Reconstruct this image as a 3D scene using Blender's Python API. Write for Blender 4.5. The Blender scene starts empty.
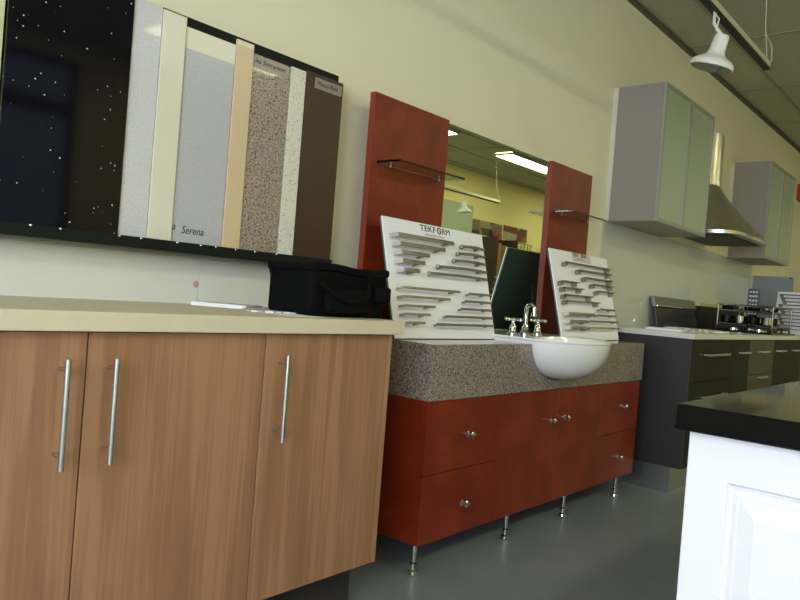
import bpy, bmesh, math, random
from mathutils import Vector, Matrix
random.seed(7)
COL = bpy.context.scene.collection
PI = math.pi

# ------------------------------------------------------------------ helpers
def lin(c):
    def f(v):
        v /= 255.0
        return v/12.92 if v <= .04045 else ((v+.055)/1.055)**2.4
    return (f(c[0]), f(c[1]), f(c[2]), 1)

class MB:
    """collects shapes (world coordinates) in one bmesh"""
    def __init__(s): s.bm = bmesh.new()
    def add(s, other, M=None, mi=0):
        me = bpy.data.meshes.new('tmp'); 
        if M is not None: other.transform(M)
        for f in other.faces: f.material_index = mi
        other.to_mesh(me); other.free(); s.bm.from_mesh(me); bpy.data.meshes.remove(me)
    def box(s, x0, x1, y0, y1, z0, z1, bev=0, seg=2, mi=0, M=None):
        b = bmesh.new(); bmesh.ops.create_cube(b, size=1)
        for v in b.verts:
            v.co = Vector(((x0+x1)/2+v.co.x*(x1-x0), (y0+y1)/2+v.co.y*(y1-y0), (z0+z1)/2+v.co.z*(z1-z0)))
        if bev: bmesh.ops.bevel(b, geom=b.edges[:], offset=bev, segments=seg, affect='EDGES', profile=.5)
        bmesh.ops.recalc_face_normals(b, faces=b.faces[:])
        s.add(b, M, mi); return s
    def cyl(s, p0, p1, r0, r1=None, seg=20, mi=0, M=None):
        r1 = r0 if r1 is None else r1
        p0, p1 = Vector(p0), Vector(p1); d = p1-p0
        b = bmesh.new(); bmesh.ops.create_cone(b, cap_ends=True, segments=seg, radius1=r0, radius2=r1, depth=d.length)
        R = d.to_track_quat('Z', 'Y').to_matrix().to_4x4(); R.translation = (p0+p1)/2
        b.transform(R); s.add(b, M, mi); return s
    def lathe(s, prof, org, axis=(0, 0, 1), seg=28, mi=0, M=None):
        b = bmesh.new(); rings = []
        for r, h in prof:
            rings.append([b.verts.new((r*math.cos(2*PI*k/seg), r*math.sin(2*PI*k/seg), h)) for k in range(seg)])
        for a, c in zip(rings, rings[1:]):
            for k in range(seg): b.faces.new((a[k], a[(k+1) % seg], c[(k+1) % seg], c[k]))
        if prof[0] != prof[-1]:
            for ring in (rings[0], rings[-1]): b.faces.new(ring)
        bmesh.ops.remove_doubles(b, verts=b.verts[:], dist=1e-6)
        bmesh.ops.recalc_face_normals(b, faces=b.faces[:])
        R = Vector(axis).to_track_quat('Z', 'Y').to_matrix().to_4x4(); R.translation = Vector(org)
        b.transform(R); s.add(b, M, mi); return s
    def tube(s, pts, r, seg=12, mi=0, M=None):
        pts = [Vector(p) for p in pts]; b = bmesh.new(); rings = []; up = None
        rr = r if isinstance(r, (list, tuple)) else [r]*len(pts)
        for i, p in enumerate(pts):
            t = (pts[min(i+1, len(pts)-1)]-pts[max(i-1, 0)]).normalized()
            if up is None:
                up = t.orthogonal().normalized()
            up = (up-t*up.dot(t)).normalized(); w = t.cross(up)
            rings.append([b.verts.new(p+(up*math.cos(2*PI*k/seg)+w*math.sin(2*PI*k/seg))*rr[i]) for k in range(seg)])
        for a, c in zip(rings, rings[1:]):
            for k in range(seg): b.faces.new((a[k], a[(k+1) % seg], c[(k+1) % seg], c[k]))
        b.faces.new(rings[0]); b.faces.new(rings[-1])
        bmesh.ops.recalc_face_normals(b, faces=b.faces[:])
        s.add(b, M, mi); return s
    def prism(s, poly, axis, a, c, mi=0, M=None):
        """poly of 2-D points extruded along 'x','y' or 'z' from a to c"""
        b = bmesh.new()
        def P(u, v, w):
            return {'x': (w, u, v), 'y': (u, w, v), 'z': (u, v, w)}[axis]
        A = [b.verts.new(P(u, v, a)) for u, v in poly]; B = [b.verts.new(P(u, v, c)) for u, v in poly]
        n = len(poly); b.faces.new(A); b.faces.new(B)
        for k in range(n): b.faces.new((A[k], A[(k+1) % n], B[(k+1) % n], B[k]))
        bmesh.ops.recalc_face_normals(b, faces=b.faces[:])
        s.add(b, M, mi); return s
    def sphere(s, c, r, sc=(1, 1, 1), mi=0, M=None):
        b = bmesh.new(); bmesh.ops.create_uvsphere(b, u_segments=20, v_segments=12, radius=r)
        b.transform(Matrix.Translation(Vector(c)) @ Matrix.Diagonal((*sc, 1))); s.add(b, M, mi); return s

def origin(o):
    v = Vector((0, 0, 0))
    while o is not None: v += o.location; o = o.parent
    return v

def obj(name, mb, mats, parent=None, base=None, smooth=None, **props):
    """links the collected shapes as ONE mesh object; top-level ones get their origin at base"""
    org = origin(parent) if parent is not None else Vector(base if base else (0, 0, 0))
    bm = mb.bm
    bmesh.ops.translate(bm, verts=bm.verts[:], vec=-org)
    me = bpy.data.meshes.new(name); bm.to_mesh(me); bm.free()
    for m in (mats if isinstance(mats, (list, tuple)) else [mats]): me.materials.append(m)
    o = bpy.data.objects.new(name, me); COL.objects.link(o)
    if parent is not None: o.parent = parent
    else: o.location = org
    if smooth: me.polygons.foreach_set('use_smooth', [True]*len(me.polygons)); me.set_sharp_from_angle(angle=math.radians(smooth))
    for k, v in props.items(): o[k] = v
    return o

def thing(name, loc, label, category, group=None):
    o = bpy.data.objects.new(name, None); o.empty_display_size = .05; COL.objects.link(o)
    o.location = loc; o['label'] = label; o['category'] = category
    if group: o['group'] = group
    return o
def tag(o, label, category, group=None):
    o['label'] = label; o['category'] = category
    if group: o['group'] = group
    return o
def struct(name, mb, mats, **k):
    o = obj(name, mb, mats, **k); o['kind'] = 'structure'; return o
def children(o): return [c for c in list(COL.objects) if c.parent == o]
def copy_tree(o, loc=None, label=None):
    def rec(a, par):
        c = a.copy(); COL.objects.link(c); c.parent = par
        for ch in children(a): rec(ch, c)
        return c
    r = rec(o, None)
    if loc is not None: r.location = loc
    if label: r['label'] = label
    return r
def text_obj(name, s, size, mat, M, parent=None, shear=0, align='LEFT', extrude=.0004, sx=1, **props):
    cu = bpy.data.curves.new('t', 'FONT'); cu.body = s; cu.size = size; cu.shear = shear; cu.align_x = align
    cu.extrude = extrude; cu.resolution_u = 3
    t = bpy.data.objects.new('t', cu); COL.objects.link(t)
    dg = bpy.context.evaluated_depsgraph_get(); me = bpy.data.meshes.new_from_object(t.evaluated_get(dg))
    bpy.data.objects.remove(t); bpy.data.curves.remove(cu)
    b = MB(); b.bm.from_mesh(me); bpy.data.meshes.remove(me)
    b.bm.transform(M @ Matrix.Diagonal((sx, 1, 1, 1)))
    return obj(name, b, mat, parent, **props)

# ------------------------------------------------------------------ materials
def nodes(name):
    m = bpy.data.materials.new(name); m.use_nodes = True; nt = m.node_tree
    return m, nt, nt.nodes['Principled BSDF']
def setp(b, **k):
    for n, v in k.items(): b.inputs[n.replace('_', ' ')].default_value = v
def plain(name, c, rough=.5, metal=0., coat=0., noise=.04, scale=12, spec=.5):
    m, nt, b = nodes(name); L = nt.links.new
    tc = nt.nodes.new('ShaderNodeTexCoord'); n = nt.nodes.new('ShaderNodeTexNoise'); n.inputs['Scale'].default_value = scale
    n.inputs['Detail'].default_value = 4; r = nt.nodes.new('ShaderNodeValToRGB')
    l = lin(c); r.color_ramp.elements[0].color = tuple(v*(1-noise) for v in l[:3])+(1,)
    r.color_ramp.elements[1].color = tuple(min(1, v*(1+noise)) for v in l[:3])+(1,)
    L(tc.outputs['Object'], n.inputs['Vector']); L(n.outputs['Fac'], r.inputs['Fac']); L(r.outputs['Color'], b.inputs['Base Color'])
    setp(b, Roughness=rough, Metallic=metal, Coat_Weight=coat, Specular_IOR_Level=spec)
    b.inputs['Coat Roughness'].default_value = .04
    return m
def speckle(name, stops, scale, rough=.2, coat=0, stretch=(1, 1, 1), detail=3, scale2=None, dark=None):
    m, nt, b = nodes(name); L = nt.links.new
    tc = nt.nodes.new('ShaderNodeTexCoord'); mp = nt.nodes.new('ShaderNodeMapping'); mp.inputs['Scale'].default_value = stretch
    n = nt.nodes.new('ShaderNodeTexNoise'); n.inputs['Scale'].default_value = scale; n.inputs['Detail'].default_value = detail
    n.inputs['Roughness'].default_value = .65
    r = nt.nodes.new('ShaderNodeValToRGB'); e = r.color_ramp.elements
    for i, (p, c) in enumerate(stops):
        el = e[i] if i < 2 else e.new(p); el.position = p; el.color = lin(c)
    L(tc.outputs['Object'], mp.inputs['Vector']); L(mp.outputs['Vector'], n.inputs['Vector']); L(n.outputs['Fac'], r.inputs['Fac'])
    out = r.outputs['Color']
    if scale2:
        v = nt.nodes.new('ShaderNodeTexVoronoi'); v.inputs['Scale'].default_value = scale2
        L(mp.outputs['Vector'], v.inputs['Vector'])
        sp = nt.nodes.new('ShaderNodeSeparateColor'); L(v.outputs['Color'], sp.inputs['Color'])
        gt = nt.nodes.new('ShaderNodeMath'); gt.operation = 'GREATER_THAN'; gt.inputs[1].default_value = dark[1]; L(sp.outputs['Red'], gt.inputs[0])
        mx = nt.nodes.new('ShaderNodeMix'); mx.data_type = 'RGBA'; L(gt.outputs[0], mx.inputs['Factor']); L(out, mx.inputs['A']); mx.inputs['B'].default_value = lin(dark[0])
        out = mx.outputs['Result']
    L(out, b.inputs['Base Color']); setp(b, Roughness=rough, Coat_Weight=coat)
    b.inputs['Coat Roughness'].default_value = .03
    return m
def galaxy(name, density, base=(9, 9, 12), scale=60):
    m, nt, b = nodes(name); L = nt.links.new
    tc = nt.nodes.new('ShaderNodeTexCoord'); v = nt.nodes.new('ShaderNodeTexVoronoi'); v.inputs['Scale'].default_value = scale
    L(tc.outputs['Object'], v.inputs['Vector'])
    sp = nt.nodes.new('ShaderNodeSeparateColor'); L(v.outputs['Color'], sp.inputs['Color'])
    # radius of each fleck depends on the cell's random value; most cells carry none
    mr = nt.nodes.new('ShaderNodeMapRange'); mr.inputs['From Min'].default_value = 1-density; mr.inputs['From Max'].default_value = 1
    mr.inputs['To Min'].default_value = 0; mr.inputs['To Max'].default_value = .17; L(sp.outputs['Red'], mr.inputs['Value'])
    lt = nt.nodes.new('ShaderNodeMath'); lt.operation = 'LESS_THAN'; L(v.outputs['Distance'], lt.inputs[0]); L(mr.outputs[0], lt.inputs[1])
    mx = nt.nodes.new('ShaderNodeMix'); mx.data_type = 'RGBA'; L(lt.outputs[0], mx.inputs['Factor'])
    mx.inputs['A'].default_value = lin(base); mx.inputs['B'].default_value = lin((215, 222, 232))
    L(mx.outputs['Result'], b.inputs['Base Color']); setp(b, Roughness=.06, Specular_IOR_Level=.36)
    return m
def wood(name, c0, c1, c2):
    m, nt, b = nodes(name); L = nt.links.new
    tc = nt.nodes.new('ShaderNodeTexCoord')
    def noise(sc, stretch, det=4, dist=0):
        mp = nt.nodes.new('ShaderNodeMapping'); mp.inputs['Scale'].default_value = stretch
        n = nt.nodes.new('ShaderNodeTexNoise'); n.inputs['Scale'].default_value = sc; n.inputs['Detail'].default_value = det; n.inputs['Distortion'].default_value = dist
        L(tc.outputs['Object'], mp.inputs['Vector']); L(mp.outputs['Vector'], n.inputs['Vector']); return n.outputs['Fac']
    a = noise(16, (1, 1, .06), 5, .5); f = noise(110, (1, 1, .02), 3); w = noise(3, (1, 1, .12), 2, .3)
    m1 = nt.nodes.new('ShaderNodeMath'); m1.operation = 'MULTIPLY_ADD'; L(f, m1.inputs[0]); m1.inputs[1].default_value = .38; L(a, m1.inputs[2])
    m2 = nt.nodes.new('ShaderNodeMath'); m2.operation = 'MULTIPLY_ADD'; L(w, m2.inputs[0]); m2.inputs[1].default_value = .45; L(m1.outputs[0], m2.inputs[2])
    r = nt.nodes.new('ShaderNodeValToRGB'); e = r.color_ramp.elements
    e[0].position = .66; e[0].color = lin(c0); e[1].position = 1.18; e[1].color = lin(c2)
    k = e.new(.9); k.color = lin(c1)
    sc = nt.nodes.new('ShaderNodeMath'); sc.operation = 'MULTIPLY'; sc.inputs[1].default_value = 1.0; L(m2.outputs[0], sc.inputs[0])
    L(sc.outputs[0], r.inputs['Fac']); L(r.outputs['Color'], b.inputs['Base Color']); setp(b, Roughness=.42)
    return m
def emis(name, c, s):
    m, nt, b = nodes(name); setp(b, Base_Color=lin(c), Emission_Color=lin(c), Emission_Strength=s, Roughness=.4)
    return m

M_WALL = plain('wall paint cream', (238, 231, 200), .75, noise=.015, scale=3)
M_SPLW = plain('white gloss panel', (222, 222, 212), .18, noise=.02, scale=4)
M_CEIL = speckle('ceiling tile', [(.35, (172, 168, 146)), (.6, (186, 182, 160))], 90, .9)
M_TBAR = plain('ceiling bar', (96, 92, 74), .6)
M_FLOOR = speckle('polished concrete', [(.3, (114, 124, 128)), (.7, (132, 140, 143))], 2.2, .42, detail=6)
M_WOOD = wood('timber laminate', (136, 97, 68), (153, 111, 79), (166, 124, 91))
M_WOODE = wood('timber edge', (144, 107, 76), (158, 119, 86), (170, 132, 98))
M_CARC = plain('dark carcass', (40, 36, 32), .6)
M_CTOP = plain('cream worktop', (212, 201, 172), .45, noise=.04, scale=40)
M_RED = speckle('red mottled laminate', [(.28, (99, 28, 12)), (.5, (118, 38, 16)), (.72, (137, 52, 24))], 5.5, .36, detail=7)
M_RED.node_tree.nodes['Principled BSDF'].inputs['Specular IOR Level'].default_value = .3
M_REDE = plain('red laminate edge', (134, 58, 44), .5, spec=.3)
M_GRAN = speckle('brown granite', [(.3, (78, 68, 64)), (.46, (134, 121, 111)), (.58, (156, 143, 132)), (.72, (184, 171, 158))], 140, .16, coat=.4, detail=4, scale2=270, dark=((62, 54, 50), .88))
M_GRANP = speckle('grey brown granite', [(.3, (98, 84, 76)), (.5, (158, 143, 130)), (.7, (190, 176, 161))], 150, .25, coat=.3, detail=4, scale2=280, dark=((84, 74, 68), .88))
M_GAL = galaxy('black galaxy stone', .34, base=(12, 11, 17), scale=80)
M_GAL.node_tree.nodes['Principled BSDF'].inputs['Specular IOR Level'].default_value = .26
M_GALT = galaxy('black granite bench', .12, base=(9, 9, 13), scale=70)
M_GALT.node_tree.nodes['Principled BSDF'].inputs['Specular IOR Level'].default_value = .22
M_STWH = speckle('white grey quartz', [(.35, (196, 196, 198)), (.65, (212, 212, 212))], 160, .25, coat=.3)
M_STCR = plain('cream quartz', (222, 217, 198), .22, noise=.01)
M_STGR = speckle('pale grey quartz', [(.35, (176, 177, 182)), (.65, (190, 191, 196))], 160, .25, coat=.3)
M_STBE = plain('beige quartz', (214, 190, 156), .25, noise=.03, scale=80)
M_STSP = speckle('white speckled quartz', [(.33, (170, 164, 148)), (.42, (220, 216, 200)), (.7, (228, 225, 210))], 120, .25, coat=.3)
M_STBR = speckle('dark brown quartz', [(.35, (46, 26, 21)), (.55, (62, 38, 31)), (.7, (84, 56, 48))], 150, .35, coat=0)
M_FRAME = plain('black green frame', (12, 20, 17), .5, spec=.25)
M_CHROME = plain('chrome', (225, 226, 224), .07, metal=1, noise=.0)
M_STEEL = plain('brushed steel', (196, 197, 194), .3, metal=1, noise=.03, scale=60)
M_HOOD = plain('hood stainless', (224, 222, 212), .3, metal=1, noise=.02, scale=60)
M_NICK = plain('satin nickel handle', (140, 134, 120), .42, metal=.6)
M_BRASS = plain('pale brass handle', (198, 184, 120), .3, metal=.8)
M_CER = plain('white ceramic', (238, 238, 234), .12, coat=.5, noise=.0)
M_BRDW = plain('white display board', (246, 247, 250), .38, noise=.01)
M_BRDB = plain('board back dark green', (74, 100, 94), .6)
M_BAG = plain('black nylon', (9, 9, 10), .8, spec=.1, noise=.25, scale=300)
M_BAG2 = plain('black nylon webbing', (12, 12, 13), .85, spec=.1, noise=.3, scale=400)
M_PAPER = plain('white paper', (236, 236, 236), .6, noise=.01)
M_PAPER2 = speckle('printed paper', [(.42, (150, 140, 150)), (.56, (235, 235, 236))], 40, .5)
M_LABEL = plain('grey label', (176, 163, 150), .6, noise=.02)
M_INK = plain('ink', (30, 28, 28), .7)
M_INKR = plain('red ink', (172, 60, 56), .7)
M_INKP = plain('pale red ink', (196, 150, 146), .7)
M_GREY = plain('grey cabinet melamine', (150, 140, 134), .5, noise=.02)
M_WEDGE = plain('white edging', (216, 212, 196), .4)
M_ALU = plain('aluminium frame', (158, 160, 150), .45, metal=.4)
M_DARK = plain('charcoal laminate', (50, 47, 48), .45, noise=.06, scale=30)
M_DARKF = plain('charcoal door', (25, 25, 21), .5, spec=.2, noise=.06, scale=30)
M_OLIVE = plain('taupe drawer', (80, 73, 57), .45, spec=.2, noise=.04, scale=30)
M_KTOP = plain('pale kitchen worktop', (222, 220, 211), .3, noise=.03, scale=60)
M_BLK = plain('black gloss', (12, 12, 14), .22, spec=.3)
M_DCHR = plain('dull chrome', (128, 124, 116), .18, metal=1, noise=0)
M_GRID = plain('ceiling grid bar', (150, 146, 124), .6)
M_BLKM = plain('black iron', (20, 20, 20), .5)
M_ISLE = plain('white satin door', (222, 222, 226), .3, noise=.005)
M_LAMPW = plain('white enamel', (225, 225, 215), .3)
M_TRACK = plain('cream track', (200, 196, 170), .4)
M_TRACKB = plain('black track slot', (18, 18, 16), .5)
M_LENS = plain('lamp glass', (70, 74, 74), .08, metal=.6)
M_PANEL = plain('grey blue panel', (138, 148, 150), .4, noise=.02)
M_PDOOR = plain('pale green door', (172, 184, 158), .5, noise=.01)
M_WDOOR = plain('off white door', (226, 220, 196), .5, noise=.01)
M_REDP = plain('orange red board', (176, 58, 32), .4)
M_WIN = emis('overcast window', (226, 236, 255), 12.4)
M_WIN2 = emis('dim tinted window', (150, 160, 205), .45)
M_WFRM = plain('window frame', (60, 60, 62), .4)
M_TUBE = emis('fluorescent diffuser', (252, 250, 200), 20)
M_TUBEF = plain('light frame', (190, 188, 170), .5)
M_TAN = plain('tan board', (176, 140, 84), .5)
M_MUD = plain('dark brown board', (60, 44, 32), .5)

def glassy(name, c, rough, coat):
    m, nt, b = nodes(name); setp(b, Base_Color=lin(c), Roughness=rough, Coat_Weight=coat); b.inputs['Coat Roughness'].default_value = .02; return m
M_SPLASH = glassy('painted glass', (206, 213, 204), .5, 1.)
M_SPLASH.node_tree.nodes['Principled BSDF'].inputs['Coat IOR'].default_value = 2.0
M_FROST = glassy('frosted glass', (168, 182, 156), .38, .25)
m, nt, b = nodes('mirror silver'); setp(b, Base_Color=(.80, .86, .78, 1), Metallic=1, Roughness=.012); M_MIRR = m
m, nt, b = nodes('shelf glass'); setp(b, Base_Color=(.80, .93, .87, 1), Roughness=.02, Transmission_Weight=1., IOR=1.5); M_GLASS = m

def poster_mat(name, seed, cols):
    m, nt, b = nodes(name); L = nt.links.new
    tc = nt.nodes.new('ShaderNodeTexCoord'); mp = nt.nodes.new('ShaderNodeMapping'); mp.inputs['Location'].default_value = (seed, seed, seed); mp.inputs['Scale'].default_value = (1, 1, 1.5)
    v = nt.nodes.new('ShaderNodeTexVoronoi'); v.inputs['Scale'].default_value = 4.5; v.distance = 'CHEBYCHEV'
    L(tc.outputs['Object'], mp.inputs['Vector']); L(mp.outputs['Vector'], v.inputs['Vector'])
    sp = nt.nodes.new('ShaderNodeSeparateColor'); L(v.outputs['Color'], sp.inputs['Color'])
    r = nt.nodes.new('ShaderNodeValToRGB'); r.color_ramp.interpolation = 'CONSTANT'; e = r.color_ramp.elements
    for i, c in enumerate(cols):
        el = e[i] if i < 2 else e.new(i/len(cols)); el.position = i/len(cols); el.color = lin(c)
    L(sp.outputs['Red'], r.inputs['Fac']); L(r.outputs['Color'], b.inputs['Base Color']); setp(b, Roughness=.4)
    return m
M_POST1 = poster_mat('kitchen photo print', 3.1, [(62, 50, 38), (120, 104, 84), (46, 40, 34), (150, 132, 100), (84, 66, 50)])
M_POST2 = poster_mat('kitchen photo print pale', 8.4, [(150, 134, 108), (120, 60, 48), (172, 164, 140), (96, 76, 60), (140, 116, 88)])

# ------------------------------------------------------------------ setting
HC = 2.98; XL, XR = -4.6, 12.4; YO = -4.78
struct('floor', MB().box(XL-.1, XR+.1, YO-.1, .1, -.1, 0), M_FLOOR)
struct('wall_back', MB().box(XL-.1, XR+.1, 0, .1, 0, HC), M_WALL)
struct('wall_right', MB().box(XR, XR+.1, YO, 0, 0, HC), M_WALL)
# opposite wall with a window opening, left wall with a shopfront opening
b = MB(); W2 = (-2.2, 1.28, .9, 2.82)
b.box(XL-.1, W2[0], YO-.1, YO, 0, HC).box(W2[1], XR+.1, YO-.1, YO, 0, HC).box(W2[0], W2[1], YO-.1, YO, 0, W2[2]).box(W2[0], W2[1], YO-.1, YO, W2[3], HC)
struct('wall_front', b, plain('wall paint warm lit', (242, 230, 164), .75, noise=.015, scale=3))  # cream wall, yellow tint in the colour stands in for warmer light
b = MB(); W1 = (-4.45, -1.25, .7, 2.66)
b.box(XL-.1, XL, YO, W1[0], 0, HC).box(XL-.1, XL, W1[1], 0, 0, HC).box(XL-.1, XL, W1[0], W1[1], 0, W1[2]).box(XL-.1, XL, W1[0], W1[1], W1[3], HC)
struct('wall_left', b, M_WALL)
b = MB(); b.box(XL-.07, XL-.05, W1[0], W1[1], W1[2], W1[3])
w = struct('window_1', b, M_WIN, base=(XL, -2.6, W1[2]))
b = MB()
for y in (W1[0]+.03, -3.2, -2.0, W1[1]-.03): b.box(XL-.05, XL-.005, y-.03, y+.03, W1[2], W1[3])
for z in (W1[2]+.03, W1[3]-.03): b.box(XL-.05, XL-.005, W1[0], W1[1], z-.03, z+.03)
obj('window_frame', b, M_WFRM, w)
b = MB(); b.box(W2[0], W2[1], YO-.06, YO-.04, W2[2], W2[3])
w = struct('window_2', b, M_WIN2, base=(-.5, YO, W2[2]))
b = MB(); b.box(W2[0], W2[1], YO-.04, YO+.01, 2.34, 2.46)
for x in (W2[0]+.03, -.6, W2[1]-.02): b.box(x-.03, x+.03, YO-.04, YO+.005, W2[2], W2[3])
for z in (W2[2]+.03, W2[3]-.02): b.box(W2[0], W2[1], YO-.04, YO+.005, z-.03, z+.03)
obj('window_frame', b, M_WFRM, w)
# ceiling: tiles with a metal grid
b = MB(); b.box(XL-.1, XR+.1, YO-.1, .1, HC+.004, HC+.1)
x = 3.70-1.225*6
while x < XR: b.box(x-.012, x+.012, YO, 0, HC-.003, HC+.006, mi=1); x += 1.225
y = -.345
while y > YO: b.box(XL, XR, y-.012, y+.012, HC-.003, HC+.006, mi=1); y -= .61
struct('ceiling', b, [M_CEIL, M_GRID])
struct('trim_1', MB().box(XL, XR, -.022, 0, HC-.028, HC-.003).box(XL, XR, -.03, 0, HC-.01, HC-.003), M_TBAR)
struct('baseboard_back', MB().box(-.02, 2.3, -.014, 0, 0, .09, .003), plain('skirting', (150, 150, 144), .4))
# glossy white panels on the wall above the timber cabinets' worktop
for i, (x0, x1) in enumerate(((-1.72, -.363), (-.361, .05))):
    struct('trim_%d' % (2+i), MB().box(x0, x1, -.006, 0, .902, 1.062, .001), M_SPLW)
tag(obj('wall_stain', MB().lathe([(.0, .0), (.011, .0), (.011, .0006), (0, .0006)], (-.372, -.006, .967), (0, -1, 0)), plain('stain', (196, 160, 150), .5), base=(-.372, -.006, .967)), 'small pinkish stain on the white wall panel beside its joint', 'stain')

# door and boards far along the back wall
d = struct('door_1', MB().box(6.98, 7.86, -.05, 0, 0, 2.34, .004).box(6.92, 6.98, -.06, 0, 0, 2.4).box(7.86, 7.92, -.06, 0, 0, 2.4), M_WDOOR)
tag(obj('wall_sign', MB().box(7.5, 8.25, -.06, -.0, 2.41, 2.6, .004), M_REDP, base=(7.9, 0, 2.41)), 'orange red board high on the wall at far right', 'sign')
struct('door_2', MB().box(6.3, 7.56, YO, YO+.04, 0, 2.44, .004), M_PDOOR)

b = MB(); b.box(XR-.04, XR, -4.7, -3.42, 1.81, 2.32, .004).box(XR-.04, XR, -4.7, -3.42, .92, 1.795, .004).box(XR-.04, XR, -4.7, -3.42, 0, .905, .004)
struct('door_3', b, M_WDOOR)
# ceiling lights
def troffer(x0, label):
    t = thing('ceiling_light', (x0+.65, -3.55, HC), label, 'light', 'fluorescent ceiling lights')
    b = MB()
    b.box(x0, x0+1.38, -3.70, -3.685, HC-.035, HC-.004).box(x0, x0+1.38, -3.415, -3.40, HC-.035, HC-.004)
    b.box(x0, x0+.015, -3.685, -3.415, HC-.035, HC-.004).box(x0+1.365, x0+1.38, -3.685, -3.415, HC-.035, HC-.004)
    obj('light_frame', b, M_TUBEF, t)
    obj('diffuser', MB().box(x0+.015, x0+1.365, -3.685, -3.415, HC-.03, HC-.006), M_TUBE, t)
    return t
troffer(3.87, 'fluorescent ceiling light peeping past the left red panel in the mirror')
troffer(6.47, 'long fluorescent ceiling light reflected at the top right of the mirror')
for k, xx in enumerate((-1.33, 1.27, 9.07)):
    troffer(xx, 'fluorescent ceiling light outside the picture, ' + ('above the left end', 'above the room middle', 'above the far right end')[k])

# ------------------------------------------------------------------ timber cabinets at left
YD = -.5515     # face of the doors
def bar_handle(x, z0, z1, parent):
    b = MB(); y = YD-.035
    b.cyl((x, y, z0), (x, y, z1), .0062, seg=16)
    for z in (z0+.027, z1-.022): b.cyl((x, y+.003, z), (x, YD+.001, z), .0045, seg=12)
    return obj('bar_handle', b, M_STEEL, parent, smooth=40)
c = thing('base_cabinet', (-.98, -.28, 0), 'two-door timber laminate base cabinet under the cream worktop at far left', 'cabinet', 'timber base cabinets')
obj('body', MB().box(-1.445, -.516, -.53, -.02, .16, .862).box(-1.445, -.516, -.47, -.02, 0, .16), M_CARC, c)
for x0, x1, hx in ((-1.444, -.9815, -1.034), (-.9785, -.517, -.932)):
    d = obj('door', MB().box(x0, x1, YD, -.5325, .1605, .8595, .0012), M_WOOD, c); bar_handle(hx, .586, .808, d)
c = thing('base_cabinet', (-.27, -.28, 0), 'single-door timber laminate base cabinet beside the red vanity', 'cabinet', 'timber base cabinets')
obj('body', MB().box(-.515, -.046, -.53, -.02, .16, .862).box(-.515, -.046, -.47, -.02, 0, .16), M_CARC, c)
d = obj('door', MB().box(-.5135, -.046, YD, -.5325, .1605, .8595, .0012), M_WOOD, c); bar_handle(-.4665, .582, .808, d)
obj('end_panel', MB().box(-.0445, -.025, YD, -.02, .1605, .862, .001), M_WOODE, c)
tag(obj('worktop', MB().box(-1.75, 0, -.578, -.002, .863, .904, .002), M_CTOP, base=(-.8, -.29, .863)), 'cream laminate worktop on the timber cabinets', 'worktop')

# sample display rack on the wall above
fx0, fx1, ft, fb = -1.75, .112, 1.758, 1.072
r = thing('display_rack', (-.8, 0, 1.05), 'black wall rack holding a row of stone slabs above the cream worktop', 'rack')
obj('backing', MB().box(fx0, fx1, -.02, -.001, fb, ft), M_BLKM, r)
obj('top_rail', MB().box(fx0, fx1, -.08, -.02, ft-.035, ft, .002), M_FRAME, r)
obj('side_rail', MB().box(fx1-.025, fx1, -.066, -.02, fb+.03, ft-.035, .002), M_FRAME, r)
obj('bottom_rail', MB().box(fx0, fx1, -.118, -.02, fb-.013, fb+.018, .002), M_FRAME, r)
obj('lower_lip', MB().box(fx0, fx1, -.09, -.02, fb-.024, fb-.013), plain('rail underside', (110, 112, 98), .4), r)
for x in (-.935, -.86, -.70, -.635, -.52, -.44, -.385, -.31, -.235, -.145):
    obj('stud', MB().sphere((x, -.117, fb+.015), .0042), M_CHROME, r, smooth=60)
slabs = [
 ('black galaxy stone sample slab with white flecks, largest in the rack', -1.013, -.690, 1.762, -.092, M_GAL),
 ('pale grey-white quartz slab standing right of the black slab', -.689, -.602, 1.755, -.087, M_STWH),
 ('plain cream slab between the grey-white slab and the labelled grey slab', -.601, -.524, 1.75, -.091, M_STCR),
 ('pale grey slab with a cream top band and a handwritten name', -.523, -.343, 1.728, -.084, M_STGR),
 ('narrow peach beige slab right of the pale grey slab', -.342, -.275, 1.748, -.088, M_STBE),
 ('grey-brown speckled granite slab with a paper label along its top', -.274, -.114, 1.725, -.082, M_GRANP),
 ('narrow white speckled slab between granite and dark brown slabs', -.113, -.046, 1.728, -.084, M_STSP),
 ('dark brown quartz slab with a label at the right end of rack', -.045, .134, 1.735, -.084, M_STBR)]
slabs.insert(0, ('cream-green slab at the extreme left edge behind the black slab', -1.20, -1.014, 1.76, -.078, plain('cream green slab', (206, 212, 160), .4)))
zb = fb+.018
def face_M(x, y, z):   # text lying on a wall-parallel face
    return Matrix.Translation((x, y, z)) @ Matrix.Rotation(PI/2, 4, 'X')
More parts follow.
